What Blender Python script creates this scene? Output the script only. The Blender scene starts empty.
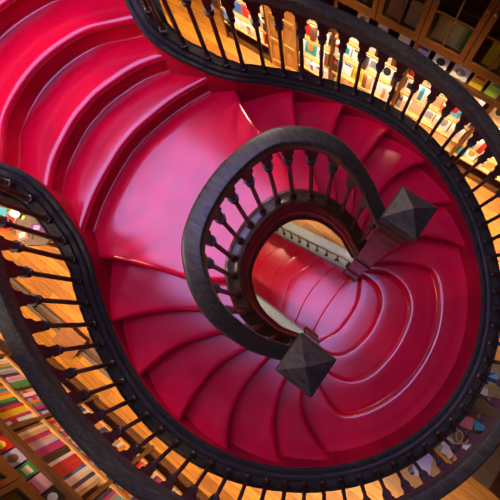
import bpy, bmesh, math, random
from mathutils import Vector, Matrix
from mathutils.geometry import tessellate_polygon
random.seed(11)
S = bpy.context.scene
COL = S.collection
PI = math.pi
RISE = .18
rad = math.radians

DOWN_R, DOWN_L, STRIP_R, STRIP_L, SKY, AMB, WALL_FILL, STAIR_FILL = 25, 23, 4.2, 0, 7.4, .004, 78, 28
# ------------------------------------------------------------------ materials
def nodes(name):
    m = bpy.data.materials.new(name); m.use_nodes = True
    nt = m.node_tree; b = nt.nodes['Principled BSDF']
    return m, nt, b

def mixc(nt, fac, a, b, mode='MIX'):
    n = nt.nodes.new('ShaderNodeMix'); n.data_type = 'RGBA'; n.blend_type = mode
    for sock, val in ((n.inputs[0], fac), (n.inputs[6], a), (n.inputs[7], b)):
        if hasattr(val, 'is_output'): nt.links.new(val, sock)
        elif isinstance(val, (int, float)): sock.default_value = val
        else: sock.default_value = (*val, 1)
    return n.outputs[2]

def ramp(nt, src, stops):
    r = nt.nodes.new('ShaderNodeValToRGB'); e = r.color_ramp.elements
    while len(e) < len(stops): e.new(.5)
    for i, (p, c) in enumerate(stops):
        e[i].position = p; e[i].color = (*c, 1)
    nt.links.new(src, r.inputs[0]); return r.outputs[0]

def coords(nt, scale=(1, 1, 1), kind='Object', rot=(0, 0, 0)):
    t = nt.nodes.new('ShaderNodeTexCoord'); mp = nt.nodes.new('ShaderNodeMapping')
    mp.inputs['Scale'].default_value = scale; mp.inputs['Rotation'].default_value = rot
    nt.links.new(t.outputs[kind], mp.inputs['Vector']); return mp.outputs[0]

def noise(nt, vec, scale, detail=4, rough=.55):
    n = nt.nodes.new('ShaderNodeTexNoise'); n.inputs['Scale'].default_value = scale
    n.inputs['Detail'].default_value = detail; n.inputs['Roughness'].default_value = rough
    nt.links.new(vec, n.inputs['Vector']); return n.outputs['Fac']

def bump(nt, b, h, strength=.2, dist=.01):
    n = nt.nodes.new('ShaderNodeBump'); n.inputs['Strength'].default_value = strength
    n.inputs['Distance'].default_value = dist
    nt.links.new(h, n.inputs['Height']); nt.links.new(n.outputs[0], b.inputs['Normal'])

def wood(name, c1, c2, rough=.4, scale=(3, 22, 22), coat=0., bmp=.08, spec=.5):
    m, nt, b = nodes(name)
    v = coords(nt, scale)
    f = noise(nt, v, 2.2, 6, .6)
    col = ramp(nt, f, [(.3, c1), (.7, c2)])
    nt.links.new(col, b.inputs['Base Color'])
    b.inputs['Roughness'].default_value = rough
    b.inputs['Coat Weight'].default_value = coat; b.inputs['Coat Roughness'].default_value = .2
    bump(nt, b, f, bmp)
    b.inputs['Specular IOR Level'].default_value = spec
    return m

def plain(name, c, rough=.5, metal=0., var=.12, spec=.5):
    m, nt, b = nodes(name)
    f = noise(nt, coords(nt), 9, 3)
    lo = tuple(x * (1 - var) for x in c); hi = tuple(min(1, x * (1 + var)) for x in c)
    nt.links.new(ramp(nt, f, [(.3, lo), (.7, hi)]), b.inputs['Base Color'])
    b.inputs['Roughness'].default_value = rough; b.inputs['Metallic'].default_value = metal
    b.inputs['Specular IOR Level'].default_value = spec
    return m

def red_paint():
    m, nt, b = nodes('crimson_paint')
    v = coords(nt)
    f = noise(nt, v, 2.2, 4)
    g = noise(nt, v, 6, 3)
    col = ramp(nt, f, [(.25, (.54, .0005, .022)), (.75, (.62, .0005, .030))])
    nt.links.new(col, b.inputs['Base Color'])
    r = nt.nodes.new('ShaderNodeMapRange'); r.inputs[1].default_value = .3; r.inputs[2].default_value = .7
    r.inputs[3].default_value = .16; r.inputs[4].default_value = .22
    nt.links.new(g, r.inputs[0]); nt.links.new(r.outputs[0], b.inputs['Roughness'])
    b.inputs['Specular IOR Level'].default_value = .62
    b.inputs['Coat Weight'].default_value = .35; b.inputs['Coat Roughness'].default_value = .16
    bump(nt, b, noise(nt, v, 3, 2), .05, .02)
    return m

def floor_mat():
    m, nt, b = nodes('pine_floor')
    v = coords(nt)
    br = nt.nodes.new('ShaderNodeTexBrick')
    br.inputs['Scale'].default_value = 1; br.inputs['Brick Width'].default_value = 1.9
    br.inputs['Row Height'].default_value = .14; br.inputs['Mortar Size'].default_value = .004
    br.inputs['Color1'].default_value = (.60, .25, .024, 1); br.inputs['Color2'].default_value = (.34, .115, .013, 1)
    br.inputs['Mortar'].default_value = (.16, .06, .015, 1)
    nt.links.new(v, br.inputs['Vector'])
    f = noise(nt, coords(nt, (1.5, 14, 1)), 2.2, 7, .65)
    st = ramp(nt, f, [(.32, (.45, .34, .28)), (.62, (1, 1, 1))])
    nt.links.new(mixc(nt, .8, br.outputs[0], st, 'MULTIPLY'), b.inputs['Base Color'])
    b.inputs['Roughness'].default_value = .42
    bump(nt, b, f, .06)
    return m

def glass_mat():
    m, nt, b = nodes('cabinet_glass')
    b.inputs['Base Color'].default_value = (.8, .82, .8, 1)
    b.inputs['Transmission Weight'].default_value = 1; b.inputs['Roughness'].default_value = .06
    b.inputs['IOR'].default_value = 1.25
    return m

def stained():
    m, nt, b = nodes('stained_skylight_glass')
    vo = nt.nodes.new('ShaderNodeTexVoronoi'); vo.inputs['Scale'].default_value = 2.4
    nt.links.new(coords(nt), vo.inputs['Vector'])
    hue = ramp(nt, vo.outputs['Color'], [(.15, (.52, .34, 1.)), (.4, (.28, .40, 1.)), (.62, (.56, .42, 1.)), (.85, (.32, .46, 1.))])
    nt.links.new(hue, b.inputs['Emission Color']); b.inputs['Emission Strength'].default_value = SKY
    nt.links.new(hue, b.inputs['Base Color'])
    return m

def glow(name, c, s):
    m, nt, b = nodes(name)
    b.inputs['Base Color'].default_value = (*c, 1)
    b.inputs['Emission Color'].default_value = (*c, 1); b.inputs['Emission Strength'].default_value = s
    return m

M = dict(
    red=red_paint(), red_shaded=plain('crimson_paint_shaded', (.42, .0005, .024), .6, 0, .08, .15),  # skirting: the same red paint, with its shade put into a darker colour
    dark=wood('ebonised_oak', (.015, .012, .006), (.066, .056, .034), .40, (5, 30, 30), .04, .25, .3),
    curb=wood('worn_black_oak', (.010, .007, .005), (.050, .036, .026), .46, (6, 26, 26), .0, .3, .22),
    pale=wood('pale_grey_wood', (.20, .25, .26), (.34, .40, .41), .35, (5, 30, 30), .1, .1),  # low rails and curbs: paler grey than the other balustrades
    dark2=wood('dark_mahogany', (.030, .011, .005), (.085, .034, .014), .34, (4, 26, 26), .25, .1),
    turned=wood('turned_mahogany', (.012, .005, .003), (.042, .016, .009), .36, (20, 20, 4), .2, .08),
    case=wood('bookcase_walnut', (.06, .020, .006), (.17, .062, .018), .38, (2, 24, 24), .2, .1),
    case_dark=wood('bookcase_dark_walnut', (.05, .018, .006), (.13, .05, .016), .36, (2, 24, 24), .2, .1),
    gold=wood('honey_oak', (.50, .24, .05), (.80, .45, .13), .4, (22, 22, 2), .2, .1),
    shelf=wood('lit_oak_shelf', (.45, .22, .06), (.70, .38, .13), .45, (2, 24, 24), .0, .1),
    floor=floor_mat(), glass=glass_mat(), stained=stained(),
    wall=plain('wall_panelling', (.10, .055, .03), .7),
    ceil=plain('ceiling_panelling', (.09, .05, .03), .75),
    iron=plain('blackened_iron', (.03, .03, .035), .4, .8),
    steel=plain('worn_rail_steel', (.13, .095, .08), .4, .4),
    brass=plain('brass', (.6, .42, .16), .3, 1.),
    pages=plain('paper_pages', (.86, .80, .68), .8, var=.06),
    opal=glow('fill_lamp_opal', (1., .84, .74), 6.),
    lamp=glow('warm_lamp_glass', (1., .72, .40), 9.),
)
PAL = {'white': (.86, .85, .82), 'cream': (.80, .70, .50), 'yellow': (.85, .62, .03), 'orange': (.82, .25, .03), 'red': (.60, .02, .03),
       'magenta': (.48, .02, .22), 'pink': (.80, .38, .46), 'blue': (.05, .16, .52), 'sky blue': (.10, .45, .72), 'teal': (.02, .34, .40),
       'navy': (.02, .035, .14), 'green': (.06, .30, .08), 'lime': (.45, .68, .06), 'black': (.02, .02, .022), 'grey': (.32, .32, .33),
       'brown': (.20, .08, .03), 'tan': (.60, .38, .20), 'lavender': (.50, .46, .74), 'coral': (.80, .20, .17), 'purple': (.20, .05, .38)}
CM = {k: plain('cover_' + k.replace(' ', '_'), v, .42, var=.05) for k, v in PAL.items()}

# ------------------------------------------------------------------ mesh helpers
def link(name, bm, mats, parent=None, smooth=False, rm=True):
    if rm: bmesh.ops.remove_doubles(bm, verts=bm.verts, dist=1e-5)
    bmesh.ops.recalc_face_normals(bm, faces=bm.faces)
    me = bpy.data.meshes.new(name); bm.to_mesh(me); bm.free()
    for m in (mats if isinstance(mats, (list, tuple)) else [mats]): me.materials.append(m)
    if smooth:
        for p in me.polygons: p.use_smooth = True
        if smooth != 'all': me.set_sharp_from_angle(angle=rad(38))
    o = bpy.data.objects.new(name, me); COL.objects.link(o)
    if parent: o.parent = parent
    return o

def tag(o, label=None, cat=None, group=None, kind=None):
    for k, v in (('label', label), ('category', cat), ('group', group), ('kind', kind)):
        if v: o[k] = v
    return o

def thing(name, label, cat, loc=(0, 0, 0), rz=0, group=None):
    o = bpy.data.objects.new(name, None); COL.objects.link(o); o.location = loc
    o.rotation_euler = (0, 0, rz); o.empty_display_size = .1
    return tag(o, label, cat, group)

def box(bm, x0, x1, y0, y1, z0, z1, mat=0, M4=None):
    vs = [bm.verts.new(Vector(p) if M4 is None else M4 @ Vector(p)) for p in
          ((x0, y0, z0), (x1, y0, z0), (x1, y1, z0), (x0, y1, z0), (x0, y0, z1), (x1, y0, z1), (x1, y1, z1), (x0, y1, z1))]
    for f in ((0, 3, 2, 1), (4, 5, 6, 7), (0, 1, 5, 4), (1, 2, 6, 5), (2, 3, 7, 6), (3, 0, 4, 7)):
        bm.faces.new([vs[i] for i in f]).material_index = mat
    return vs

def boxes(*bs):
    bm = bmesh.new()
    for b in bs: box(bm, *b)
    return bm

def bevelled(bm, w=.006, seg=2):
    es = [e for e in bm.edges]
    bmesh.ops.bevel(bm, geom=es, offset=w, segments=seg, affect='EDGES', profile=.6)
    return bm

def lathe(bm, prof, n=10, c=(0, 0, 0), square=False, mat=0):
    rings = []
    for r_, z in prof:
        rings.append([bm.verts.new((c[0] + r_ * math.cos(2 * PI * i / n + PI / n), c[1] + r_ * math.sin(2 * PI * i / n + PI / n), c[2] + z)) for i in range(n)])
    for a, b in zip(rings, rings[1:]):
        for i in range(n):
            bm.faces.new((a[i], a[(i + 1) % n], b[(i + 1) % n], b[i])).material_index = mat
    for rg in (rings[0], rings[-1]):
        bm.faces.new(rg).material_index = mat

def crom(pts, n=None, ds=None):
    """Catmull-Rom through points of any dimension, resampled evenly by plan length."""
    P = [Vector(p) if len(p) <= 4 else p for p in pts]
    dim = len(pts[0])
    P = [list(p) for p in pts]
    P = [[2 * a - b for a, b in zip(P[0], P[1])]] + P + [[2 * a - b for a, b in zip(P[-1], P[-2])]]
    out = []
    for i in range(1, len(P) - 2):
        for k in range(14):
            t = k / 14
            out.append([.5 * (2 * P[i][d] + (P[i + 1][d] - P[i - 1][d]) * t + (2 * P[i - 1][d] - 5 * P[i][d] + 4 * P[i + 1][d] - P[i + 2][d]) * t * t
                              + (3 * P[i][d] - P[i - 1][d] - 3 * P[i + 1][d] + P[i + 2][d]) * t ** 3) for d in range(dim)])
    out.append(P[-2])
    return resample(out, n, ds)

def plen(a, b): return math.hypot(a[0] - b[0], a[1] - b[1])

def resample(pts, n=None, ds=None):
    L = [0]
    for a, b in zip(pts, pts[1:]): L.append(L[-1] + plen(a, b))
    if n is None: n = max(2, int(round(L[-1] / ds)) + 1)
    res = []; j = 0
    for i in range(n):
        s = L[-1] * i / (n - 1)
        while j < len(L) - 2 and L[j + 1] < s: j += 1
        t = 0 if L[j + 1] == L[j] else (s - L[j]) / (L[j + 1] - L[j])
        res.append([a + (b - a) * t for a, b in zip(pts[j], pts[j + 1])])
    return res

def normals(path):
    N = []
    for i in range(len(path)):
        a = path[max(0, i - 1)]; b = path[min(len(path) - 1, i + 1)]
        tx, ty = b[0] - a[0], b[1] - a[1]; l = math.hypot(tx, ty) or 1
        N.append((ty / l, -tx / l))          # right-hand side of the direction of travel
    return N

def sweep(path, prof, closed=True):
    """path: (x, y, z); prof: (d, dz) measured to the right-hand side of the path."""
    bm = bmesh.new(); N = normals(path); rings = []
    for p, n in zip(path, N):
        rings.append([bm.verts.new((p[0] + n[0] * d, p[1] + n[1] * d, p[2] + z)) for d, z in prof])
    m = len(prof)
    for a, b in zip(rings, rings[1:]):
        for i in range(m if closed else m - 1):
            bm.faces.new((a[i], a[(i + 1) % m], b[(i + 1) % m], b[i]))
    if closed:
        bm.faces.new(rings[0]); bm.faces.new(rings[-1])
    return bm

def mir(c): return [(x, -y, *r) for x, y, *r in c]

# ------------------------------------------------------------------ the stair's plan (metres; stair axis = X, ground = 0)
CU, R = -.169, 1.635
ARM = {12: [(.22, .56), (.30, .68), (.36, .88), (.41, .98), (.52, 1.10), (.72, 1.19), (.985, 1.25)],
       13: [(.12, .56), (.15, .70), (.165, .90), (.20, 1.06), (.29, 1.26), (.42, 1.405), (.565, 1.51)],
       14: [(.0, .56), (-.06, .74), (-.095, .93), (-.115, 1.15), (-.085, 1.33), (.0, 1.52), (.10, 1.64)],
       15: [(-.13, .56), (-.22, .74), (-.31, .90), (-.385, 1.07), (-.412, 1.28), (-.41, 1.48), (-.38, 1.635)],
       16: [(-.28, .53), (-.38, .69), (-.49, .81), (-.60, .93), (-.735, 1.12), (-.81, 1.33), (-.848, 1.52)],
       17: [(-.42, .50), (-.53, .62), (-.69, .74), (-.92, .90), (-1.09, 1.06), (-1.26, 1.26)],
       18: [(-.60, .38), (-.74, .51), (-.89, .60), (-1.16, .69), (-1.41, .79), (-1.61, .90)]}
LOW = {11: [(.20, .56), (.27, .61), (.48, .77), (.66, .86), (.80, .88), (.925, .79), (1.06, .59), (1.16, .32), (1.195, 0)],
       10: [(.16, .48), (.24, .52), (.43, .625), (.62, .625), (.78, .54), (.885, .37), (.935, .12), (.94, 0)],
       9: [(.16, .46), (.26, .49), (.46, .465), (.595, .325), (.65, .11), (.66, 0)],
       8: [(.22, .50), (.27, .43), (.36, .25), (.385, .1), (.39, 0)],
       7: [(.17, .50), (.145, .41), (.12, .24), (.11, .08), (.11, 0)],
       6: [(-.10, .50), (-.13, .39), (-.165, .22), (-.18, .08), (-.18, 0)],
       5: [(-.34, .50), (-.38, .40), (-.46, .18), (-.495, .06), (-.495, 0)],
       4: [(-.58, .50), (-.63, .40), (-.735, .15), (-.765, .05), (-.765, 0)],
       3: [(-.86, .50), (-.91, .42), (-1.03, .16), (-1.05, .05), (-1.05, 0)],
       2: [(-1.12, .52), (-1.17, .45), (-1.28, .20), (-1.31, .06), (-1.31, 0)],
       1: [(-1.39, .52), (-1.44, .45), (-1.55, .20), (-1.58, .06), (-1.58, 0)]}
UPP = {19: [(-1.905, 0), (-1.90, .12), (-1.85, .38), (-1.79, .57), (-1.69, .80)],
       20: [(-2.21, 0), (-2.20, .15), (-2.125, .41), (-2.04, .56), (-1.93, .70)],
       21: [(-2.555, 0), (-2.53, .2), (-2.45, .41), (-2.30, .58), (-2.17, .72)],
       22: [(-2.91, 0), (-2.88, .22), (-2.79, .46), (-2.64, .66), (-2.42, .88)],
       23: [(-3.26, 0), (-3.23, .25), (-3.13, .55), (-2.95, .82), (-2.72, 1.10)],
       24: [(-3.60, 0), (-3.57, .3), (-3.47, .65), (-3.27, .98), (-3.0, 1.32)],
       25: [(-3.95, 0), (-3.92, .3), (-3.83, .7), (-3.65, 1.1), (-3.4, 1.5)],
       26: [(-4.24, 0), (-4.24, .4), (-4.24, .8), (-4.2, 1.3), (-4.1, 1.7)]}
NP = 56
def full(half): return crom(mir(half) + half[::-1][1:], NP)          # ends at v<0 first
def fullu(half): return crom(mir(half)[::-1] + half[1:], NP)

NOSE_FULL = [(-.045, .0), (-.028, -.001), (-.016, -.005), (-.006, -.014), (0, -.029), (-.004, -.043), (-.014, -.051), (-.028, -.055), (-.036, -.062),
        (-.036, -RISE + .016), (-.031, -RISE + .006), (-.022, -RISE + .001), (-.020, -RISE - .012)]

def step(name, front, back, z, sgn, parent, rows=4, npt=None, fill=False, nose=1.):
    NP = npt or 56
    NOSE = [(d * nose, dz * nose if dz > -.1 else dz) for d, dz in NOSE_FULL]
    """tread between two nosing lines with its rounded nosing and the riser under it"""
    F = resample(front, NP); B = resample(back, NP)
    Nf = normals(F); Nb = normals(B)
    bm = bmesh.new(); rings = []
    back_pts = [(b[0] - n[0] * sgn * .05, b[1] - n[1] * sgn * .05) for b, n in zip(B, Nb)]
    front_in = [(p[0] + n[0] * sgn * NOSE[0][0], p[1] + n[1] * sgn * NOSE[0][0]) for p, n in zip(F, Nf)]
    if fill:
        poly = [Vector((*p, z)) for p in front_in] + [Vector((*p, z)) for p in back_pts[::-1]]
        vs = [bm.verts.new(p) for p in poly]
        for tri in tessellate_polygon([poly]): bm.faces.new([vs[i] for i in tri])
        rings.append(vs[:NP])
    for j in [] if fill else range(rows + 1):
        t = j / rows
        rings.append([bm.verts.new((b[0] + (a[0] - b[0]) * t, b[1] + (a[1] - b[1]) * t, z)) for a, b in zip(front_in, back_pts)])
    for d, dz in NOSE[1:]:
        rings.append([bm.verts.new((p[0] + n[0] * sgn * d, p[1] + n[1] * sgn * d, z + dz)) for p, n in zip(F, Nf)])
    for a, b in zip(rings, rings[1:]):
        for i in range(NP - 1): bm.faces.new((a[i], a[i + 1], b[i + 1], b[i]))
    o = link(name, bm, M['red'], parent, smooth=True, rm=False)
    return o

stair = thing('staircase', 'crimson painted double staircase with curved treads, forking and meeting again round an open well', 'staircase', (0, 0, 0))
# lower flight
for k in range(1, 11):
    step('step', full(LOW[k]), full(LOW[k + 1]), k * RISE, -1, stair, nose=.38 if k < 8 else .7)
# half landing: its edge is the top nosing of the lower flight, its far side the two lowest risers and the outer wall
arc = [(CU + (R + .03) * math.cos(rad(a)), (R + .03) * math.sin(rad(a))) for a in range(-60, 61, 2)]
outer = [(.14, -.58), (.12, -.80), (.22, -1.15)] + arc + [(.22, 1.15), (.12, .80), (.14, .58)]
step('landing', full(LOW[11]), resample(outer, 140), 11 * RISE, -1, stair, npt=140, fill=True, nose=.8)
# the two arms
for k in range(12, 18):
    f, b = crom(ARM[k], NP), crom(ARM[k + 1], NP)
    step('step', f, b, k * RISE, 1, stair)
    step('step', mir(f), mir(b), k * RISE, -1, stair)
# upper landing
front = mir(ARM[18])[::-1] + [(-.66, -.2), (-.69, 0), (-.66, .2)] + ARM[18]
step('landing', crom(front, NP), fullu(UPP[19]), 18 * RISE, 1, stair, rows=6)
for k in range(19, 26):
    step('step', fullu(UPP[k]), fullu(UPP[k + 1]), k * RISE, 1, stair)

# outer path: x, y, curb top, rail top
def tab(ph, T):
    ph = abs(ph)
    for (a, x), (b, y) in zip(T, T[1:]):
        if a <= ph <= b: return x + (y - x) * (ph - a) / (b - a)
    return T[-1][1]
CZ = [(0, 2.31), (30, 2.31), (48, 2.345), (66, 2.455), (87, 2.655), (106, 2.83), (120, 2.96), (133, 3.13), (143, 3.31), (147, 3.38)]
RZ = [(0, 2.97), (30, 2.99), (48, 3.08), (66, 3.23), (87, 3.41), (106, 3.575), (120, 3.75), (133, 3.95), (147, 4.17)]
UPC = [(-1.65, .80, 3.46, 4.25), (-1.77, .73, 3.54, 4.34), (-1.90, .662, 3.66, 4.46), (-2.03, .632, 3.76, 4.56), (-2.13, .655, 3.84, 4.64),
       (-2.25, .72, 3.92, 4.72), (-2.45, .86, 4.06, 4.86), (-2.70, 1.08, 4.24, 5.04), (-3.0, 1.34, 4.46, 5.26)]
circ = [(CU + R * math.cos(rad(a)), R * math.sin(rad(a)), tab(a, CZ), tab(a, RZ)) for a in range(-146, 147, 4)]
OUT = crom(mir(UPC)[::-1] + circ + UPC, ds=.025)
def smooth_z(P, idx, it=30):
    for _ in range(it):
        z = [p[idx] for p in P]
        for i in range(1, len(P) - 1): P[i][idx] = (z[i - 1] + 2 * z[i] + z[i + 1]) / 4
smooth_z(OUT, 2); smooth_z(OUT, 3)
c_path = [(p[0], p[1], p[2]) for p in OUT]; r_path = [(p[0], p[1], p[3]) for p in OUT]

# red skirting above the treads, and the dark soffit below the arms
link('skirting', sweep(c_path, [(0, -.62), (0, -.055), (-.012, -.05), (-.012, -.03), (0, -.02), (.05, -.02), (.05, -.62)]), M['red_shaded'], stair, smooth=True)

# inner string path (edge beside the treads): x, y, string top, rail top
INN = [(.06, .61, 2.47, 3.38), (-.05, .635, 2.60, 3.50), (-.15, .65, 2.74, 3.66), (-.26, .64, 2.88, 3.83), (-.375, .615, 3.02, 3.99), (-.49, .565, 3.13, 4.09), (-.61, .475, 3.22, 4.16),
       (-.71, .36, 3.27, 4.19), (-.77, .2, 3.30, 4.20), (-.795, 0, 3.30, 4.20)]
INP = crom(INN + mir(INN)[::-1][1:], ds=.02)
smooth_z(INP, 2); smooth_z(INP, 3)
i_path = [(p[0], p[1], p[2]) for p in INP]; ir_path = [(p[0], p[1], p[3]) for p in INP]

def soffit():
    bm = bmesh.new()
    A = [p for p in OUT if p[0] > CU - 1.40]
    n = 90
    a = resample([(p[0], p[1], p[2] - .50) for p in A], n)
    I = [(p[0], p[1], p[2] - .44) for p in INP]
    def inner(i):           # arms follow the inner string; the half landing closes on the flight's sides
        ph = math.degrees(math.atan2(a[i][1], a[i][0] - CU))
        if abs(ph) < 42:
            return (.30 + .9 * math.cos(rad(ph * 2.1)), .75 * math.sin(rad(ph * 2.1)), 1.70)
        j = int((len(I) / 2 - 1) * (min(abs(ph), 147) - 42) / 105)
        q = I[j]
        return (q[0], math.copysign(abs(q[1]), ph), q[2] - .2)
    va = [bm.verts.new(p) for p in a]; vb = [bm.verts.new(inner(i)) for i in range(n)]
    for i in range(n - 1): bm.faces.new((va[i], va[i + 1], vb[i + 1], vb[i]))
    return bm
link('soffit', soffit(), M['dark2'], stair, smooth=True)
# underside of the upper landing and upper flight
bm = bmesh.new()
q = [(-.70, .45, 2.86), (-1.50, .95, 2.80), (-2.05, .66, 3.0), (-2.45, .88, 3.22), (-3.0, 1.36, 3.55), (-4.1, 1.4, 4.1)]
va = [bm.verts.new(p) for p in q]; vb = [bm.verts.new((p[0], -p[1], p[2])) for p in q]
for i in range(len(q) - 1): bm.faces.new((va[i], va[i + 1], vb[i + 1], vb[i]))
link('soffit', bm, M['dark2'], stair)
# side strings of the lower flight
for s in (1, -1):
    pts = [(-1.66, .50, .16), (-1.1, .49, .50), (-.5, .48, 1.0), (0, .475, 1.45), (.10, .475, 1.55)]
    p = crom([(x, y * s, z) for x, y, z in pts], ds=.05)
    pr = [(0, .02), (0, -.5), (.09, -.5), (.09, .02), (.075, .035), (.015, .035)]
    link('side_string', sweep(p, [(d * -s, z) for d, z in pr]), M['dark2'], stair, smooth=True)

# ------------------------------------------------------------------ balustrades
RAIL = [(-.052, -.012), (-.046, -.003), (-.036, .0), (.028, .0), (.040, -.004), (.050, -.014), (.056, -.030), (.054, -.050), (.046, -.062), (.044, -.100), (-.044, -.100), (-.046, -.062), (-.052, -.050)]
def shift(prof, d): return [(a + d, z) for a, z in prof]

BAL_CACHE = {}
def baluster_mesh(h, scale=1.):
    h = round(h / .02) * .02; key = (h, scale)
    if key in BAL_CACHE: return BAL_CACHE[key]
    k = scale; bm = bmesh.new()
    prof = [(.026 * k, 0), (.026 * k, .02), (.020 * k, .026), (.022 * k, .04), (.014 * k, .052), (.0135 * k, .10), (.0125 * k, h - .07),
            (.014 * k, h - .055), (.024 * k, h - .045), (.024 * k, h - .028), (.018 * k, h - .02), (.030 * k, h - .006), (.030 * k, h)]
    lathe(bm, prof, 8)
    bmesh.ops.recalc_face_normals(bm, faces=bm.faces)
    me = bpy.data.meshes.new('baluster'); bm.to_mesh(me); bm.free(); me.materials.append(M['turned'])
    for p in me.polygons: p.use_smooth = True
    me.set_sharp_from_angle(angle=rad(40))
    BAL_CACHE[key] = me
    return me

def cum(path):
    L = [0]
    for a, b in zip(path, path[1:]): L.append(L[-1] + plen(a, b))
    return L
def at_s(path, L, s):
    s = min(max(s, 0), L[-1]); lo, hi = 0, len(L) - 1
    while hi - lo > 1:
        m = (lo + hi) // 2
        if L[m] <= s: lo = m
        else: hi = m
    t = (s - L[lo]) / (L[hi] - L[lo] or 1)
    p = [a + (b - a) * t for a, b in zip(path[lo], path[hi])]
    tx, ty = path[hi][0] - path[lo][0], path[hi][1] - path[lo][1]; l = math.hypot(tx, ty) or 1
    return p, (ty / l, -tx / l)

# half outline of the opening between two balusters: (fraction of the half bay, height below the top of the panel)
OPEN = [(1.0, 1.0), (.76, 1.0), (.74, .86), (.66, .82), (.68, .70), (.62, .60), (.46, .56), (.48, .46), (.42, .36), (.27, .32), (.28, .24), (.2, .16), (0, .12)]
def arcade(path, d, stations, depth, thick=.034, drop=.06):
    """pierced panel hung below the handrail, one trefoil-headed opening between each pair of balusters"""
    bm = bmesh.new(); L = cum(path)
    for s0, s1 in zip(stations, stations[1:]):
        c, hw = (s0 + s1) / 2, (s1 - s0) / 2
        cols = [(c - hw * f, h) for f, h in OPEN] + [(c + hw * f, h) for f, h in OPEN[::-1][1:]]
        rows = []
        for s, h in cols:
            p, n = at_s(path, L, s)
            zt = p[2] - drop; zb = p[2] - drop - depth * h
            rows.append([bm.verts.new((p[0] + n[0] * (d + e), p[1] + n[1] * (d + e), z)) for e, z in ((-thick / 2, zt), (-thick / 2, zb), (thick / 2, zb), (thick / 2, zt))])
        for a, b in zip(rows, rows[1:]):
            for i in range(4): bm.faces.new((a[i], a[(i + 1) % 4], b[(i + 1) % 4], b[i]))
        bm.faces.new(rows[0]); bm.faces.new(rows[-1])
    return bm

def balusters(P, d, stations, parent, depth, base_up=.0, scale=1.):
    path = [(p[0], p[1]) for p in P]
    L = cum(P)
    for s in stations:
        p, n = at_s(P, L, s)
        zb, zt = p[2] + base_up, p[3] - .06 - depth + .02
        o = bpy.data.objects.new('baluster', baluster_mesh(zt - zb, scale)); COL.objects.link(o)
        o.location = (p[0] + n[0] * d, p[1] + n[1] * d, zb); o.parent = parent
        o.rotation_euler = (0, 0, math.atan2(n[1], n[0]))

# outer balustrade
ob = thing('balustrade', 'long dark wooden balustrade with carved arcade curving round the outside of the red stairs', 'balustrade', (0, 0, 0))
CURB = [(-.006, -.034), (-.012, -.018), (-.004, -.003), (.008, .0), (.020, -.004), (.026, -.016), (.034, -.016), (.040, .000), (.050, .006), (.066, .006), (.072, -.004), (.080, -.004), (.086, .010), (.134, .010), (.140, -.004),
        (.150, -.006), (.156, -.018), (.164, -.018), (.172, -.010), (.184, -.016), (.190, -.034), (.184, -.052), (.172, -.060), (.170, -.36), (.186, -.38), (.186, -.46), (.05, -.50), (.05, -.06)]
link('curb', sweep(c_path, CURB), M['curb'], ob, smooth=True)
link('handrail', sweep(r_path, shift(RAIL, .11)), M['dark'], ob, smooth=True)
Lo = cum(OUT)
def s_of_phi(ph):
    best = min(range(len(OUT)), key=lambda i: abs(math.degrees(math.atan2(OUT[i][1], OUT[i][0] - CU)) - ph) + (9 if abs(plen(OUT[i], (CU, 0)) - R) > .03 else 0))
    return Lo[best]
st = [s_of_phi(-147.3) + (s_of_phi(146) - s_of_phi(-147.3)) * k / 55.45 for k in range(57)]
gap = st[1] - st[0]
k = 1
while st[0] - gap > .06: st.insert(0, st[0] - gap)
while st[-1] + gap < Lo[-1] - .06: st.append(st[-1] + gap)
balusters(OUT, .11, st, ob, .235, .006, 1.3)
link('arcade', arcade(r_path, .11, st, .235), M['turned'], ob)

# inner balustrade round the well, with its two newel posts
ib = thing('balustrade', 'dark horseshoe balustrade round the open stairwell, ending in two square newel posts', 'balustrade', (0, 0, 0))
STR = [(.004, -.30), (.004, -.006), (-.004, .0), (-.018, .004), (-.030, -.004), (-.085, -.004), (-.098, .006), (-.112, .0), (-.118, -.016), (-.112, -.034), (-.118, -.05), (-.118, -.16), (-.124, -.17),
       (-.130, -.19), (-.124, -.21), (-.118, -.22), (-.118, -.36), (-.132, -.375), (-.138, -.40), (-.130, -.43), (-.02, -.44), (-.02, -.30)]
link('string', sweep(i_path, STR), M['dark2'], ib, smooth=True)
link('handrail', sweep(ir_path, shift(RAIL, -.050)), M['dark'], ib, smooth=True)
Li = cum(INP)
n_in = 17
sti = [.05 + (Li[-1] - .10) * k / (n_in - 1) for k in range(n_in)]
balusters(INP, -.056, sti, ib, .235, .0, 1.2)
link('arcade', arcade(ir_path, -.056, [.0] + sti + [Li[-1]], .235), M['turned'], ib)
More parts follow.
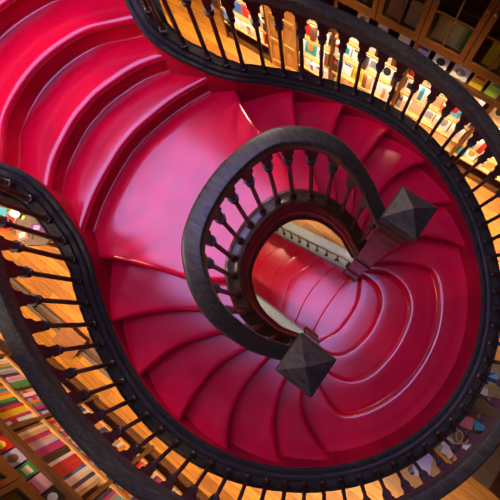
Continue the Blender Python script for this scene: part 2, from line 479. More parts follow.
for s in (1, -1):
    cx, cy = .125, .50 * s
    bm = bmesh.new()
    def sq(prof):
        lathe(bm, [(r_ * math.sqrt(2), z) for r_, z in prof], 4, (cx, cy, 0))
    sq([(.098, 1.30), (.098, 1.36), (.086, 1.38), (.086, 1.66), (.094, 1.68), (.094, 1.74), (.078, 1.77), (.078, 2.32), (.090, 2.34), (.090, 2.42), (.076, 2.45), (.076, 3.47), (.090, 3.50), (.090, 3.59), (.082, 3.61), (.082, 3.69)])
    for f in range(4):      # sunk panels on the faces of the shaft
        Mx = Matrix.Translation((cx, cy, 0)) @ Matrix.Rotation(f * PI / 2, 4, 'Z')
        for z0, z1 in ((1.84, 2.26), (2.52, 3.41)):
            for a, b in ((-.062, -.040), (.040, .062)):
                box(bm, .074, .082, a, b, z0, z1, 0, Mx)
            for za, zb in ((z0, z0 + .025), (z1 - .025, z1)):
                box(bm, .074, .082, -.04, .04, za, zb, 0, Mx)
    post = link('newel_post', bm, M['dark2'], ib)
    bm = bmesh.new()
    sq([(.084, 3.69), (.096, 3.71), (.096, 3.75), (.088, 3.765), (.088, 3.79), (.104, 3.81), (.114, 3.825), (.116, 3.85), (.116, 3.885), (.107, 3.90), (.103, 3.902), (.002, 3.975)])
    link('newel_cap', bm, M['curb'], post)

# low balustrades along both sides of the lower flight
for s in (1, -1):
    lb = thing('balustrade', 'short balustrade beside the lowest red flight, on the side of the %s newel post' % ('upper right' if s > 0 else 'lower middle'), 'balustrade', (0, 0, 0))
    pts = [(-1.66, .52, .20, .95), (-1.1, .51, .55, 1.28), (-.5, .50, 1.04, 1.72), (-.1, .495, 1.40, 2.02), (.06, .49, 1.52, 2.12)]
    P = crom([(x, y * s, a, b) for x, y, a, b in pts], ds=.03)
    sg = -s
    link('curb', sweep([p[:3] for p in P], [(-.05, -.02), (-.05, .012), (-.035, .02), (.035, .02), (.05, .012), (.05, -.02)]), M['pale'], lb, smooth=True)
    link('handrail', sweep([(p[0], p[1], p[3]) for p in P], RAIL), M['pale'], lb, smooth=True)
    Ls = cum(P); n = 12
    sl = [.05 + (Ls[-1] - .09) * k / (n - 1) for k in range(n)]
    balusters(P, 0, sl, lb, .2, .02, .9)
    link('arcade', arcade([(p[0], p[1], p[3]) for p in P], 0, sl, .2), M['turned'], lb)
    if True:
        bm = bmesh.new(); c = (-1.72, .52 * s, 0)
        lathe(bm, [(.10, 0), (.10, .10), (.085, .12), (.085, .95), (.105, .98), (.105, 1.03), (.003, 1.10)], 4, c)
        link('newel_post', bm, M['dark2'], lb)

# ------------------------------------------------------------------ the room
def struct(name, bm, m, parent=None):
    o = link(name, bm, m, parent)
    if not parent: o['kind'] = 'structure'
    return o
XL, XR, YW = -8.6, 5.2, 3.62
struct('floor', boxes((XL, XR, -YW, YW, -.12, 0)), M['floor'])
struct('wall_left', boxes((XL, XR, -YW - .2, -YW, 0, 9.6)), M['wall'])
struct('wall_right', boxes((XL, XR, YW, YW + .2, 0, 9.6)), M['wall'])
struct('wall_front', boxes((XR, XR + .2, -YW - .2, YW + .2, 0, 9.6)), M['wall'])
struct('wall_back', boxes((XL - .2, XL, -YW - .2, YW + .2, 0, 9.6)), M['wall'])
GZ0, GZ1 = 4.22, 4.5
struct('ceiling', boxes((XL, XR, 1.95, YW, GZ0, GZ1)), M['ceil'])
struct('ceiling', boxes((XL, XR, -YW, -1.95, GZ0, GZ1)), M['ceil'])
struct('ceiling', boxes((XL, -4.3, -1.95, 1.95, GZ0, GZ1)), M['ceil'])
struct('ceiling', boxes((3.3, XR, -1.95, 1.95, GZ0, GZ1)), M['ceil'])
# roof with the stained glass skylight
SX0, SX1, SY0, SY1, SZ = -6.2, 1.3, -1.8, 1.8, 9.4
struct('ceiling', boxes((XL, XR, SY1, YW + .2, SZ, SZ + .2), (XL, XR, -YW - .2, SY0, SZ, SZ + .2), (XL, SX0, SY0, SY1, SZ, SZ + .2), (SX1, XR, SY0, SY1, SZ, SZ + .2)), M['ceil'])
win = struct('window_1', boxes(*[(x - .03, x + .03, SY0, SY1, SZ - .02, SZ + .06) for x in [SX0 + (SX1 - SX0) * i / 9 for i in range(10)]],
                               *[(SX0, SX1, y - .03, y + .03, SZ - .02, SZ + .06) for y in [SY0 + (SY1 - SY0) * i / 4 for i in range(5)]]), M['iron'])
link('pane', boxes((SX0, SX1, SY0, SY1, SZ + .03, SZ + .05)), M['stained'], win)

# ------------------------------------------------------------------ books
ORD = ['first', 'second', 'third', 'fourth', 'fifth', 'sixth', 'seventh', 'eighth', 'ninth', 'tenth', 'eleventh', 'twelfth', 'thirteenth', 'fourteenth', 'fifteenth', 'sixteenth',
       'seventeenth', 'eighteenth', 'nineteenth', 'twentieth', 'twenty-first', 'twenty-second', 'twenty-third', 'twenty-fourth', 'twenty-fifth', 'twenty-sixth', 'twenty-seventh', 'twenty-eighth', 'twenty-ninth', 'thirtieth',
       'thirty-first', 'thirty-second', 'thirty-third', 'thirty-fourth', 'thirty-fifth', 'thirty-sixth']

def book(t, h, d, col, label, group, loc, rot, band=None):
    """t thickness (x), d depth (y: spine at 0, pages towards +y), h height (z)"""
    bm = bmesh.new(); c = .004
    box(bm, -t / 2, t / 2, 0, c * 1.2, 0, h, 0)
    box(bm, -t / 2, -t / 2 + c, c * 1.2, d, 0, h, 0); box(bm, t / 2 - c, t / 2, c * 1.2, d, 0, h, 0)
    box(bm, -t / 2 + c, t / 2 - c, c * 1.2, d - .006, .004, h - .005, 1)
    mats = [CM[col], M['pages']]
    if band:
        mats.append(CM[band])
        box(bm, -t / 2 - .0006, t / 2 + .0006, -.0008, .004, h * .58, h * .80, 2)
    o = link('book', bm, mats, None, rm=False)
    o.location = loc; o.rotation_euler = rot
    return tag(o, label, 'book', group)

WARM = ['white'] * 15 + ['cream'] * 5 + ['tan', 'grey'] + ['yellow', 'orange', 'red', 'black', 'black', 'grey', 'blue', 'sky blue', 'teal', 'green', 'brown', 'tan']
MIX = ['white'] * 3 + ['cream'] * 2 + ['tan', 'orange', 'navy', 'brown', 'magenta'] + ['yellow', 'orange', 'red', 'magenta', 'pink', 'blue', 'sky blue', 'navy', 'black', 'grey', 'lavender', 'green', 'tan', 'teal']

def book_row(side, x0, x1, z, where, group, pal, hmin, hmax, tmin, tmax, face_out=.0):
    """a row of standing books filling a shelf from x0 to x1; side +1 right wall, -1 left wall"""
    x = x0 + .012; i = 0
    yf = (3.225 if side > 0 else 3.295) * side
    while x < x1 - .03 and i < len(ORD):
        col = random.choice(pal)
        if random.random() < face_out and x + .24 < x1:
            w = random.uniform(.17, .22); h = random.uniform(hmin, hmax); t = .03
            rot = (rad(-8) * 1, 0, PI if side < 0 else 0)
            lab = '%s book face out, %s from left, %s' % (col, ORD[i], where)
            o = book_flat(w, h, t, col, random.choice(['black', 'red', 'blue', 'grey', 'orange', 'teal', 'yellow']), lab, group, (x + w / 2, yf + .05 * side, z), side, 10)
            x += w + .02
        else:
            t = random.uniform(tmin, tmax)
            if x + t > x1 - .006: break
            h = random.uniform(hmin, hmax); d = random.uniform(.17, .23)
            lab = '%s book, %s from left, %s' % (col, ORD[i], where)
            band = random.choice([None, None, None, None, None, 'black', 'white', 'red'])
            if band == col: band = None
            book(t, h, d, col, lab, group, (x + t / 2, yf + random.uniform(-.008, .008) * side, z), (0, 0, 0 if side > 0 else PI), band)
            x += t + random.uniform(.001, .004)
        i += 1

def book_flat(w, h, t, col, motif, label, group, loc, side, lean=14):
    """a book standing face out and leaning back: cover towards the room"""
    bm = bmesh.new(); c = .004
    box(bm, -w / 2, w / 2, 0, c, 0, h, 0); box(bm, -w / 2, w / 2, t - c, t, 0, h, 0); box(bm, -w / 2, -w / 2 + c, c, t - c, 0, h, 0)
    box(bm, -w / 2 + c, w / 2 - .005, c, t - c, .004, h - .004, 1)
    o = link('book', bm, [CM[col], M['pages']], None, rm=False)
    o.location = loc; o.rotation_euler = (rad(-lean), 0, 0 if side > 0 else PI)
    tag(o, label, 'book', group)
    if motif and motif != col:
        bm = bmesh.new(); kind = random.randrange(3)
        if kind == 0: box(bm, -w * .32, w * .32, -.0012, .001, h * .18, h * .55)
        elif kind == 1:
            box(bm, -w * .38, w * .38, -.0012, .001, h * .62, h * .8)
        else:
            v = [bm.verts.new((w * .3 * math.cos(a * PI / 6), -.0012, h * .45 + h * .26 * math.sin(a * PI / 6))) for a in range(12)]; bm.faces.new(v)
        p = link('cover_picture', bm, CM[motif], o); tag(p, '%s picture printed on the cover' % motif)
    return o

def area(name, loc, rot, size, power, col, spread=PI, size_y=None):
    l = bpy.data.lights.new(name, 'AREA'); l.energy = power; l.color = col; l.size = size; l.spread = spread
    if size_y: l.shape = 'RECTANGLE'; l.size_y = size_y
    o = bpy.data.objects.new(name, l); COL.objects.link(o); o.location = loc; o.rotation_euler = rot
    return o

# ------------------------------------------------------------------ bookcases along both long walls
def bookcase(side, x0, x1, shelves, label, group, doors=2):
    yf, yb = (3.2 if side > 0 else 3.27), 3.61
    def B(a0, a1, b0, b1, c0, c1): return (a0, a1, min(b0 * side, b1 * side), max(b0 * side, b1 * side), c0, c1)
    t = thing('bookcase', label, 'bookcase', ((x0 + x1) / 2, yf * side, 0), 0, group)
    inv = Matrix.Translation((-(x0 + x1) / 2, -yf * side, 0))
    def part(name, bs, m, parent=t, bev=0):
        bm = boxes(*bs); bm.transform(inv)
        if bev: bevelled(bm, bev)
        return link(name, bm, m, parent)
    ws = .028
    part('carcass', [B(x0, x0 + ws, yf, yb, 0, 3.75), B(x1 - ws, x1, yf, yb, 0, 3.75), B(x0 + ws, x1 - ws, yb - .02, yb, 0, 3.75), B(x0 + ws, x1 - ws, yf + .02, yb - .02, 0, .10)], M['case'])
    part('cornice', [B(x0 - .0, x1 + .0, yf - .05, yb, 3.75, 3.82), B(x0, x1, yf - .09, yb, 3.82, 3.90)], M['case_dark'])
    for z in shelves: part('shelf', [B(x0 + ws, x1 - ws, yf + .004, yb - .02, z - (.03 if side > 0 else .045), z)], M['shelf'])
    part('ledge', [B(x0 + .002, x1 - .002, yf - .06, yb - .02, 1.765, 1.80), B(x0 + .002, x1 - .002, yf - .06, yf - .045, 1.80, 1.825)], M['case_dark'])
    part('cabinet_floor', [B(x0 + ws, x1 - ws, yf, yb - .02, 2.04, 2.08)], M['case_dark'])
    part('cabinet_shelf', [B(x0 + ws, x1 - ws, yf + .05, yb - .02, 2.60, 2.62)], M['case_dark'])
    part('cabinet_shelf', [B(x0 + ws, x1 - ws, yf + .05, yb - .02, 3.12, 3.14)], M['case_dark'])
    if side > 0:
        for zt in [1.765] + [z - .03 for z in shelves[1:]]:
            part('light_strip', [B(x0 + .1, x1 - .1, yf + .012, yf + .026, zt - .012, zt)], M['lamp'])
            area('shelf_light', ((x0 + x1) / 2, (yf - .005) * side, zt - .015), (rad(10 * side), 0, 0), x1 - x0 - .2, STRIP_R * (x1 - x0) * (1. if zt > 1.7 else .6), (1., .88, .68), PI, .02)
    n = doors; w = (x1 - x0) / n
    for i in range(n):
        a, b = x0 + w * i + .006, x0 + w * (i + 1) - .006
        fr = .065
        d = part('door', [B(a, a + fr, yf - .035, yf - .002, 2.06, 3.73), B(b - fr, b, yf - .035, yf - .002, 2.06, 3.73), B(a + fr, b - fr, yf - .035, yf - .002, 2.06, 2.17), B(a + fr, b - fr, yf - .035, yf - .002, 3.64, 3.73)], M['case'])
        part('pane', [B(a + fr, b - fr, yf - .018, yf - .014, 2.17, 3.64)], M['glass'], d)
        mb = [B((a + b) / 2 - .010, (a + b) / 2 + .010, yf - .030, yf - .006, 2.17, 3.64)]
        for z in (2.54, 2.91, 3.28): mb.append(B(a + fr, b - fr, yf - .029, yf - .007, z - .010, z + .010))
        part('muntin', mb, M['case_dark'], d)
        kx = b - fr / 2 if i % 2 == 0 else a + fr / 2
        part('knob', [B(kx - .012, kx + .012, yf - .062, yf - .035, 2.80, 2.824)], M['brass'], d, .004)
    return t

RS = [.40, .70, 1.08, 1.44]; LS = [.44, .84, 1.24]
right_bays = [(-4.42, -3.32, 'beyond the gold panel'), (-2.70, -2.02, 'just right of the gold panel'), (-2.02, -.82, 'facing the top of the stair ring'), (-.82, .38, 'under the glass cabinets at top right'), (.38, 1.58, 'at the far right edge')]
left_bays = [(-4.42, -3.22, 'behind the display table'), (-3.22, -2.02, 'at the left edge'), (-2.02, -.82, 'in the lower left corner'), (-.82, .38, 'at the bottom edge')]
for x0, x1, w in right_bays:
    bookcase(1, x0, x1, RS, 'glass-doored bookcase with lit lower shelves, right wall, %s' % w, 'bookcases on the right wall', 1 if x1 - x0 < .9 else 2)
for x0, x1, w in left_bays:
    bookcase(-1, x0, x1, LS, 'dark glass-doored bookcase on the left wall, %s' % w, 'bookcases on the left wall')

shn = ['lowest shelf', 'second shelf up', 'third shelf up', 'fourth shelf up']
rn = ['bay left of panel', 'narrow bay by gold panel', 'first wide right wall bay', 'second wide right wall bay', 'third wide right wall bay']
for bi, (x0, x1, w) in enumerate(right_bays):
    for si, z in enumerate(RS):
        if si == 0 and bi in (2, 3): continue
        if bi in (0,) and si > 2: continue
        hm = (.27, .34, .32, .29)[si]
        book_row(1, x0 + .03, x1 - .03, z, '%s, %s' % (shn[si], rn[bi]), 'books on the lit right wall shelves', WARM, hm - .06, hm, .045, .085, .3)
ln = ['left wall behind display table', 'left wall at left edge', 'left wall in lower corner', 'left wall at bottom edge']
for bi, (x0, x1, w) in enumerate(left_bays):
    for si, z in enumerate(LS):
        if bi == 0 or (si == 0 and bi == 1): continue
        hm = .46 if si == 2 else .33
        book_row(-1, x0 + .03, x1 - .03, z, '%s, %s' % (shn[si], ln[bi]), 'books on the left wall shelves', MIX, hm - .06, hm, .036, .066, .03)
# books shown face out on the two ledges
def ledge_row(side, items, where, group):
    for i, (x, w, h, col, mot, ds) in enumerate(items):
        book_flat(w, h, .022, col, mot, '%s book %s, face out on the %s' % (col, ds, where), group, (x, ((3.2 if side > 0 else 3.27) + .015) * side, 1.802), side, 14)
ledge_row(1, [(-1.62, .17, .2, 'cream', 'brown', 'with a brown print'), (-1.32, .16, .2, 'grey', 'white', 'with a white print'), (-1.0, .16, .2, 'white', None, 'with a blank cover'), (-.72, .17, .2, 'lavender', 'navy', 'with a navy print'),
              (-.46, .2, .2, 'white', 'black', 'with a black mark'), (-.18, .22, .2, 'white', 'grey', 'with a grey mark'), (.06, .17, .2, 'yellow', 'red', 'with a red print'),
              (.30, .22, .22, 'lime', 'teal', 'with a teal print'), (.60, .18, .2, 'white', 'orange', 'with an orange print'), (.9, .18, .2, 'blue', 'white', 'with a white print')], 'right wall ledge', 'face-out books on the right ledge')
ledge_row(-1, [(-2.62, .2, .2, 'green', 'orange', 'with an orange print'), (-2.30, .2, .2, 'white', 'blue', 'with a blue print'), (-1.90, .19, .215, 'red', 'yellow', 'with a yellow print'), (-1.69, .18, .215, 'lavender', 'brown', 'with a brown figure'),
               (-1.49, .16, .215, 'green', 'cream', 'with a cream print'), (-1.29, .19, .215, 'pink', 'red', 'with red lettering blocks'), (-1.09, .17, .2, 'black', 'white', 'with a white print'),
               (-.89, .12, .21, 'lavender', 'navy', 'with a navy print'), (-.62, .2, .2, 'teal', 'white', 'with a white print')], 'left wall ledge', 'face-out books on the left ledge')
# books and papers behind the cabinet glass
for side, xs in ((1, [(-1.75, 'tan'), (-1.25, 'pink'), (-1.0, 'cream'), (-.62, 'tan'), (-.45, 'cream'), (-.30, 'green'), (.05, 'yellow'), (.28, 'cream'), (.6, 'tan')]), (-1, [(-1.9, 'cream'), (-1.65, 'brown'), (-1.25, 'tan'), (-1.05, 'brown'), (-.6, 'tan')])):
    for i, (x, col) in enumerate(xs):
        book_flat(.2, .27, .03, col, None, '%s book behind the cabinet glass of the %s wall, %s along' % (col, 'right' if side > 0 else 'left', ORD[i]), 'books behind the cabinet glass', (x, (3.31 if side > 0 else 3.36) * side, 2.081), side, 12)

# honey coloured carved panel between two right wall bays
gp = thing('carved_panel', 'honey coloured carved oak panel standing between two right wall bookcases', 'panel', (-3.01, 3.2, 0))
def lp(name, bs, m, parent):
    return link(name, boxes(*bs), m, parent)
lp('board', [(-.30, .30, .02, .38, 0, 3.9)], M['gold'], gp)
lp('moulding', [(-.30, -.25, 0, .02, 0, 3.9), (.25, .30, 0, .02, 0, 3.9), (-.04, .04, 0, .02, 0, 3.9)] + [(-.25, .25, -.004, .02, z, z + .06) for z in (.1, .62, 1.14, 1.7, 2.3)], M['gold'], gp)
for z in (.38, .90, 1.42):
    for x in (-.145, .145):
        bm = bmesh.new()
        v = [bm.verts.new((x + .08 * math.cos(a * PI / 8), .012, z + .17 * math.sin(a * PI / 8))) for a in range(16)]
        c = bm.verts.new((x, -.004, z))
        for i in range(16): bm.faces.new((v[i], v[(i + 1) % 16], c))
        link('carving', bm, M['gold'], gp)

# ------------------------------------------------------------------ display table with books, at the left edge
tb = thing('display_table', 'low grey-brown display table heaped with books and boxes, at the left edge', 'table', (-4.55, -1.45, 0))
bm = bmesh.new()
out = [(-.75, -.50), (.42, -.50), (.66, -.30), (.66, .30), (.42, .50), (-.75, .50)]
for z0, z1, sc in ((.74, .80, 1.), (.70, .74, .96)):
    lo = [bm.verts.new((x * sc, y * sc, z0)) for x, y in out]; hi = [bm.verts.new((x * sc, y * sc, z1)) for x, y in out]
    bm.faces.new(lo); bm.faces.new(hi)
    for i in range(6): bm.faces.new((lo[i], lo[(i + 1) % 6], hi[(i + 1) % 6], hi[i]))
link('table_top', bm, plain('table_greywood', (.15, .11, .09), .5), tb)
for x, y in ((-.66, -.40), (.46, -.36), (.46, .36), (-.66, .40)):
    bm = bmesh.new(); lathe(bm, [(.045, 0), (.045, .1), (.03, .14), (.035, .6), (.05, .70)], 10, (x, y, 0)); link('leg', bm, M['dark2'], tb, smooth=True)
def lying(x, y, z, w, d, t, col, rz, label, group=None, name='book', mot=None):
    bm = bmesh.new(); c = .004
    box(bm, -w / 2, w / 2, -d / 2, d / 2, 0, c); box(bm, -w / 2, w / 2, -d / 2, d / 2, t - c, t); box(bm, -w / 2, -w / 2 + c, -d / 2, d / 2, c, t - c)
    box(bm, -w / 2 + c, w / 2 - .006, -d / 2 + .005, d / 2 - .005, c, t - c, 1)
    if mot: box(bm, -w * .3, w * .3, -d * .3, d * .1, t, t + .0012, 2)
    o = link(name, bm, [CM[col], M['pages']] + ([CM[mot]] if mot else []), None, rm=False)
    o.location = (x, y, z); o.rotation_euler = (0, 0, rz)
    return tag(o, label, 'book', group)
G = 'books on the display table'
for x, y, w, d, t, c, rz, lab, mot in [
    (-4.59, -1.86, .17, .22, .06, 'red', .5, 'red book lying on the front edge of the display table', 'coral'),
    (-4.25, -1.83, .17, .20, .09, 'coral', .9, 'thick coral book lying on the front corner of the display table', 'white'),
    (-4.13, -1.62, .12, .26, .06, 'purple', -1.0, 'purple book lying near the right end of the display table', 'lavender'),
    (-4.80, -1.82, .2, .22, .05, 'sky blue', .4, 'sky blue book lying on the front edge beside the red one, display table', None),
    (-4.70, -1.62, .15, .18, .05, 'orange', .2, 'orange book lying behind the red one on the display table', 'white'),
    (-4.44, -1.46, .13, .17, .08, 'pink', .7, 'pink patterned book behind the table lamp', 'cream'),
    (-4.26, -1.44, .13, .17, .06, 'lavender', .8, 'lavender book beside the pink one on the display table', 'white'),
    (-4.42, -1.86, .10, .16, .04, 'brown', .2, 'small brown book lying between red and coral ones on display table', None),
    (-4.92, -1.56, .2, .24, .05, 'white', .1, 'white book lying deep on the display table', 'sky blue'),
    (-4.62, -1.38, .18, .14, .07, 'tan', .3, 'tan book lying at the back of the display table', 'brown')]:
    lying(x, y, .80, w, d, t, c, rz, lab, G, mot=mot)
o = thing('table_lamp', 'small glowing cream table lamp standing on the display table', 'lamp', (-4.52, -1.66, .80))
bm = bmesh.new(); lathe(bm, [(.05, 0), (.05, .012), (.012, .02), (.010, .14)], 12); link('base', bm, M['brass'], o, smooth=True)
bm = bmesh.new(); lathe(bm, [(.05, .12), (.036, .20)], 14); link('lamp_shade', bm, M['lamp'], o, smooth=True)

# ------------------------------------------------------------------ book cart on its floor track
tr = thing('floor_track', 'worn steel floor track with two bars running along the lower left bookcases', 'track', (-3.6, -2.86, 0))
for y in (-.065, .065):
    link('bar', bevelled(boxes((-1.9, 1.9, y - .028, y + .028, .012, .055)), .006), M['steel'], tr)
link('bed', boxes((-1.9, 1.9, -.11, .11, 0, .012)), M['case_dark'], tr)
for x in (-1.7, -.98, -.28, .42, .80, 1.5):
    bm = bmesh.new(); lathe(bm, [(.026, .012), (.026, .06), (.014, .075)], 8, (x, 0, 0)); link('bolt', bm, M['iron'], tr)
ct = thing('book_cart', 'small brown wooden cart standing on the floor track', 'cart', (-2.92, -2.86, .055))
link('deck', bevelled(boxes((-.24, .24, -.17, .17, .10, .13)), .006), wood('cart_oak', (.16, .05, .015), (.30, .11, .03), .4), ct)
link('frame', boxes((-.22, .22, -.15, -.12, .06, .10), (-.22, .22, .12, .15, .06, .10), (-.22, -.19, -.12, .12, .06, .10), (.19, .22, -.12, .12, .06, .10)), M['case_dark'], ct)
for x in (-.16, .16):
    for y in (-.065, .065):
        bm = bmesh.new(); lathe(bm, [(.012, -.014), (.032, -.014), (.032, .014), (.012, .014)], 14)
        bm.transform(Matrix.Translation((x, y, .032)) @ Matrix.Rotation(PI / 2, 4, 'X')); link('wheel', bm, M['iron'], ct, smooth=True)
    link('axle', boxes((x - .008, x + .008, -.12, .12, .026, .062)), M['iron'], ct)

# ------------------------------------------------------------------ desk, counter and cabinet beyond the lower right of the stairs
dk = thing('desk', 'light brown wooden desk below the lower right rail', 'desk', (2.22, -1.06, 0))
desk_wood = wood('desk_oak', (.36, .17, .06), (.55, .29, .12), .35)
link('desk_top', bevelled(boxes((-.42, .36, -.32, .32, .76, .80)), .005), desk_wood, dk)
link('drawer', bevelled(boxes((-.36, .28, -.27, .27, .60, .755)), .004), desk_wood, dk)
for x in (-.37, .31):
    for y in (-.27, .27):
        bm = bmesh.new(); lathe(bm, [(.02, 0), (.034, .06), (.036, .60), (.036, .76)], 4, (x, y, 0)); link('leg', bm, desk_wood, dk)
o = tag(link('sheet', boxes((-.11, .11, -.15, .15, 0, .004)), CM['lavender']), 'lavender sheet of paper lying on the light brown desk', 'paper'); o.location = (2.19, -.93, .80); o.rotation_euler = (0, 0, .35)
bm = bmesh.new(); lathe(bm, [(.03, 0), (.034, .08), (.028, .08), (.026, .01)], 14)
o = tag(link('cup', bm, CM['grey'], None, smooth=True), 'small grey cup standing on the light brown desk', 'cup'); o.location = (2.11, -1.08, .80)

cn = thing('counter', 'dark brown sales counter cluttered with small goods beyond the lower right rail', 'counter', (2.50, -.02, 0))
link('carcass', boxes((-.30, .36, -.64, .64, .06, .90), (-.26, .32, -.60, .60, 0, .06)), M['dark2'], cn)
link('counter_top', bevelled(boxes((-.34, .40, -.66, .66, .90, .94)), .008), wood('counter_walnut', (.05, .02, .008), (.14, .06, .025), .3, coat=.2), cn)
for y in (-.57, -.18, .21):
    d = link('drawer', bevelled(boxes((-.318, -.30, y, y + .36, .50, .86)), .004), M['dark2'], cn)
    link('knob', bevelled(boxes((-.345, -.318, y + .165, y + .195, .67, .70)), .004), M['brass'], d)
    d = link('door', bevelled(boxes((-.318, -.30, y, y + .36, .10, .47)), .004), M['dark2'], cn)
    link('knob', bevelled(boxes((-.345, -.318, y + .30, y + .325, .30, .325)), .004), M['brass'], d)
CT = .94
def bx(name, x, y, w, d, h, col, rz, label, cat):
    o = link(name, bevelled(boxes((-w / 2, w / 2, -d / 2, d / 2, 0, h)), .003), CM[col]); o.location = (x, y, CT); o.rotation_euler = (0, 0, rz)
    return tag(o, label, cat)
for i, (x, y, c, z, rz) in enumerate([(2.27, -.59, 'white', 0, .2), (2.33, -.56, 'lavender', .0062, .7), (2.25, -.53, 'white', .0124, -.3), (2.30, -.60, 'cream', .0186, 1.1)]):
    o = link('postcard', boxes((-.05, .05, -.07, .07, 0, .006)), CM[c]); o.location = (x, y, CT + z); o.rotation_euler = (0, 0, rz)
    tag(o, '%s postcard, %s up in the loose pile at the counter end' % (c, ['lowest', 'second', 'third', 'topmost'][i]), 'postcard', 'loose postcards on the counter')
bx('box', 2.41, -.60, .10, .08, .05, 'orange', .4, 'small orange box beside the loose postcards on the counter', 'box')
bx('box', 2.27, -.19, .16, .13, .10, 'coral', .3, 'coral red box on the dark counter near the stair rail', 'box')
bx('box', 2.44, -.13, .13, .10, .05, 'teal', .5, 'flat teal box on the dark counter behind the wire rings', 'box')
bx('box', 2.45, -.43, .13, .08, .06, 'white', .6, 'white box on the dark counter between wire rings and rail', 'box')
for i, (x, y, r_) in enumerate([(2.28, -.40, .085), (2.34, -.36, .075)]):
    bm = bmesh.new(); n = 28
    rings = []
    for a in range(n):
        c = Vector((r_ * math.cos(2 * PI * a / n), r_ * math.sin(2 * PI * a / n), .012)); u = Vector((math.cos(2 * PI * a / n), math.sin(2 * PI * a / n), 0))
        rings.append([bm.verts.new(c + u * .010 * math.cos(b * PI / 4) + Vector((0, 0, .010 * math.sin(b * PI / 4)))) for b in range(8)])
    for a in range(n):
        for b in range(8): bm.faces.new((rings[a][b], rings[(a + 1) % n][b], rings[(a + 1) % n][(b + 1) % 8], rings[a][(b + 1) % 8]))
    o = tag(link('ring', bm, CM['tan'], None, smooth=True), ['larger tan hoop lying on the dark counter', 'smaller tan hoop overlapping the larger one on the counter'][i], 'ring'); o.location = (x, y, CT + .022 * i)
bm = bmesh.new()
bmesh.ops.create_icosphere(bm, subdivisions=3, radius=.09)
for v in bm.verts: v.co += v.co.normalized() * random.uniform(-.022, .02); v.co.z = max(v.co.z * .7, -.05)
o = tag(link('cloth_bag', bm, CM['grey'], None, smooth='all'), 'crumpled grey cloth bag lying on the dark counter under the rail', 'bag'); o.location = (2.56, -.26, CT + .05)

bx('box', 2.27, .24, .11, .09, .07, 'cream', .5, 'cream box at the far end of the dark counter', 'box')
bx('box', 2.30, .44, .14, .10, .05, 'sky blue', .9, 'sky blue box at the far end of the dark counter', 'box')
cb = thing('cabinet', 'dark panelled low cabinet on the floor in the bottom right corner', 'cabinet', (3.62, -.30, 0))
link('carcass', boxes((-.40, .40, -.42, .50, .08, .78), (-.36, .36, -.38, .46, 0, .08)), M['dark2'], cb)
link('cabinet_top', bevelled(boxes((-.44, .44, -.46, .54, .78, .82)), .006), M['case_dark'], cb)
for y in (-.38, .06):
    d = link('door', bevelled(boxes((-.42, -.40, y, y + .40, .12, .74)), .005), M['dark2'], cb)
    link('panel', boxes((-.428, -.42, y + .07, y + .33, .20, .66)), M['case_dark'], d)
    link('knob', bevelled(boxes((-.445, -.42, y + .35, y + .375, .43, .455)), .004), M['brass'], d)

# ------------------------------------------------------------------ light
WARML = (1., .70, .36)
for side, pw in ((1, DOWN_R), (-1, DOWN_L)):
    for i, x in enumerate((-6.0, -4.6, -3.2, -1.8, -.4, 1.0, 2.4, 3.8, 3.55)):
        y = (2.45 if i < 8 else .85) * side  # the last, nearer the middle, is an added lamp that brightens the desk
        t = thing('ceiling_lamp', 'warm round downlight under the %s gallery, %s from the back wall' % ('right' if side > 0 else 'left', ORD[i]), 'lamp', (x, y, GZ0))
        t['group'] = 'gallery downlights'
        bm = bmesh.new(); lathe(bm, [(.10, 0), (.10, -.03), (.085, -.035), (.085, -.012)], 18); link('rim', bm, M['brass'], t, smooth=True)
        bm = bmesh.new(); lathe(bm, [(.083, -.012), (.083, -.018)], 18); link('diffuser', bm, M['lamp'], t)
        area('downlight', (x, y, GZ0 - .05), (0, 0, 0), .2, pw * (1 if i < 8 else .15), WARML, rad(52))

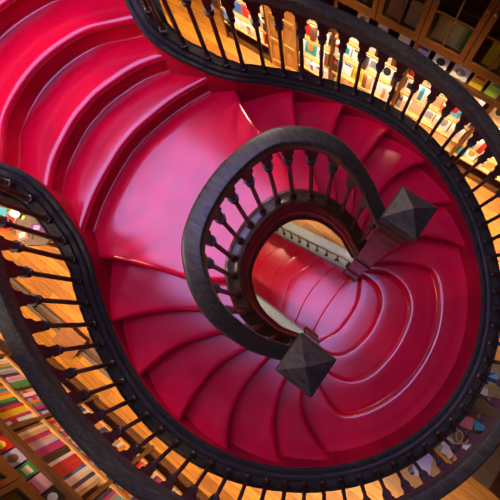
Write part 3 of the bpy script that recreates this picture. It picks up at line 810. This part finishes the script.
for side in (1, -1):  # wall lamps added out of view to brighten the treads from the side
    for i, x in enumerate((-6.2, -5.0, -3.8, -2.6)):
        t = thing('fill_lamp', 'added opal fill lamp on the %s wall above the gallery, %s from the back' % ('right' if side > 0 else 'left', ORD[i]), 'lamp', (x, YW * side, 6.0), 0, 'added gallery fill lamps')
        bm = bmesh.new(); box(bm, -.07, .07, min(0, -.03 * side), max(0, -.03 * side), -.16, .16); link('back_plate', bm, M['brass'], t)
        bm = bmesh.new(); lathe(bm, [(.03, -.20), (.10, -.14), (.13, -.02), (.13, .06), (.10, .12)], 20); bm.transform(Matrix.Translation((0, -.16 * side, 0))); link('lamp_globe', bm, M['opal'], t, smooth=True)
        area('wall_fill_light', (x, (YW - .34) * side, 6.0), (rad(66 * -side), 0, 0), .3, WALL_FILL, (1., .78, .66))
for sd, nm in ((.78, 'right'), (-.78, 'left')):  # pair added unseen under the landing to brighten the lowest flight
    t = thing('ceiling_lamp', 'added brass fill downlight under the upper landing, %s of the lowest flight' % nm, 'lamp', (-1.36, sd, 2.82))
    bm = bmesh.new(); lathe(bm, [(.07, 0), (.07, -.03), (.058, -.035), (.058, -.012)], 18); link('rim', bm, M['brass'], t, smooth=True)
    bm = bmesh.new(); lathe(bm, [(.056, -.012), (.056, -.018)], 18); link('diffuser', bm, M['lamp'], t)
    area('stair_fill_light', (-1.36, sd, 2.77), (rad(-28 if sd > 0 else 28), 0, 0), .12, STAIR_FILL, (1., .72, .5))

W = bpy.data.worlds.new('hall_air'); S.world = W; W.use_nodes = True
W.node_tree.nodes['Background'].inputs[0].default_value = (.6, .62, .7, 1); W.node_tree.nodes['Background'].inputs[1].default_value = AMB

# ------------------------------------------------------------------ camera
F_PX, CAM_Z = 349.3, 5.8
PPX, PPY = 286.02, 240.26          # where the lens axis meets the picture
NX, NY = 308.66, 317.57            # where straight-down meets the picture
AZ, OFF = .9584, .2954
d = Vector((NX - PPX, -(NY - PPY), -F_PX)).normalized()
up = -d; y = Vector((0, 1, 0)); y = (y - up * y.dot(up)).normalized(); x = y.cross(up)
u = (math.sin(AZ), -math.cos(AZ)); n = (math.cos(AZ), math.sin(AZ))
rx = x * u[0] + y * u[1]; ry = x * n[0] + y * n[1]
rot = Matrix((rx, ry, up))          # rows: stair axes in camera space
cam = bpy.data.cameras.new('camera'); co = bpy.data.objects.new('camera', cam); COL.objects.link(co)
co.matrix_world = Matrix.Translation((0, -OFF, CAM_Z)) @ rot.to_4x4()
cam.sensor_width = 36; cam.lens = F_PX * 36 / 500
cam.shift_x = -(PPX - 250) / 500; cam.shift_y = (PPY - 250) / 500
cam.clip_start = .05
S.camera = co
S.view_settings.view_transform = 'Standard'; S.view_settings.look = 'None'
S.view_settings.exposure = 0; S.view_settings.gamma = 1; S.view_settings.use_curve_mapping = False
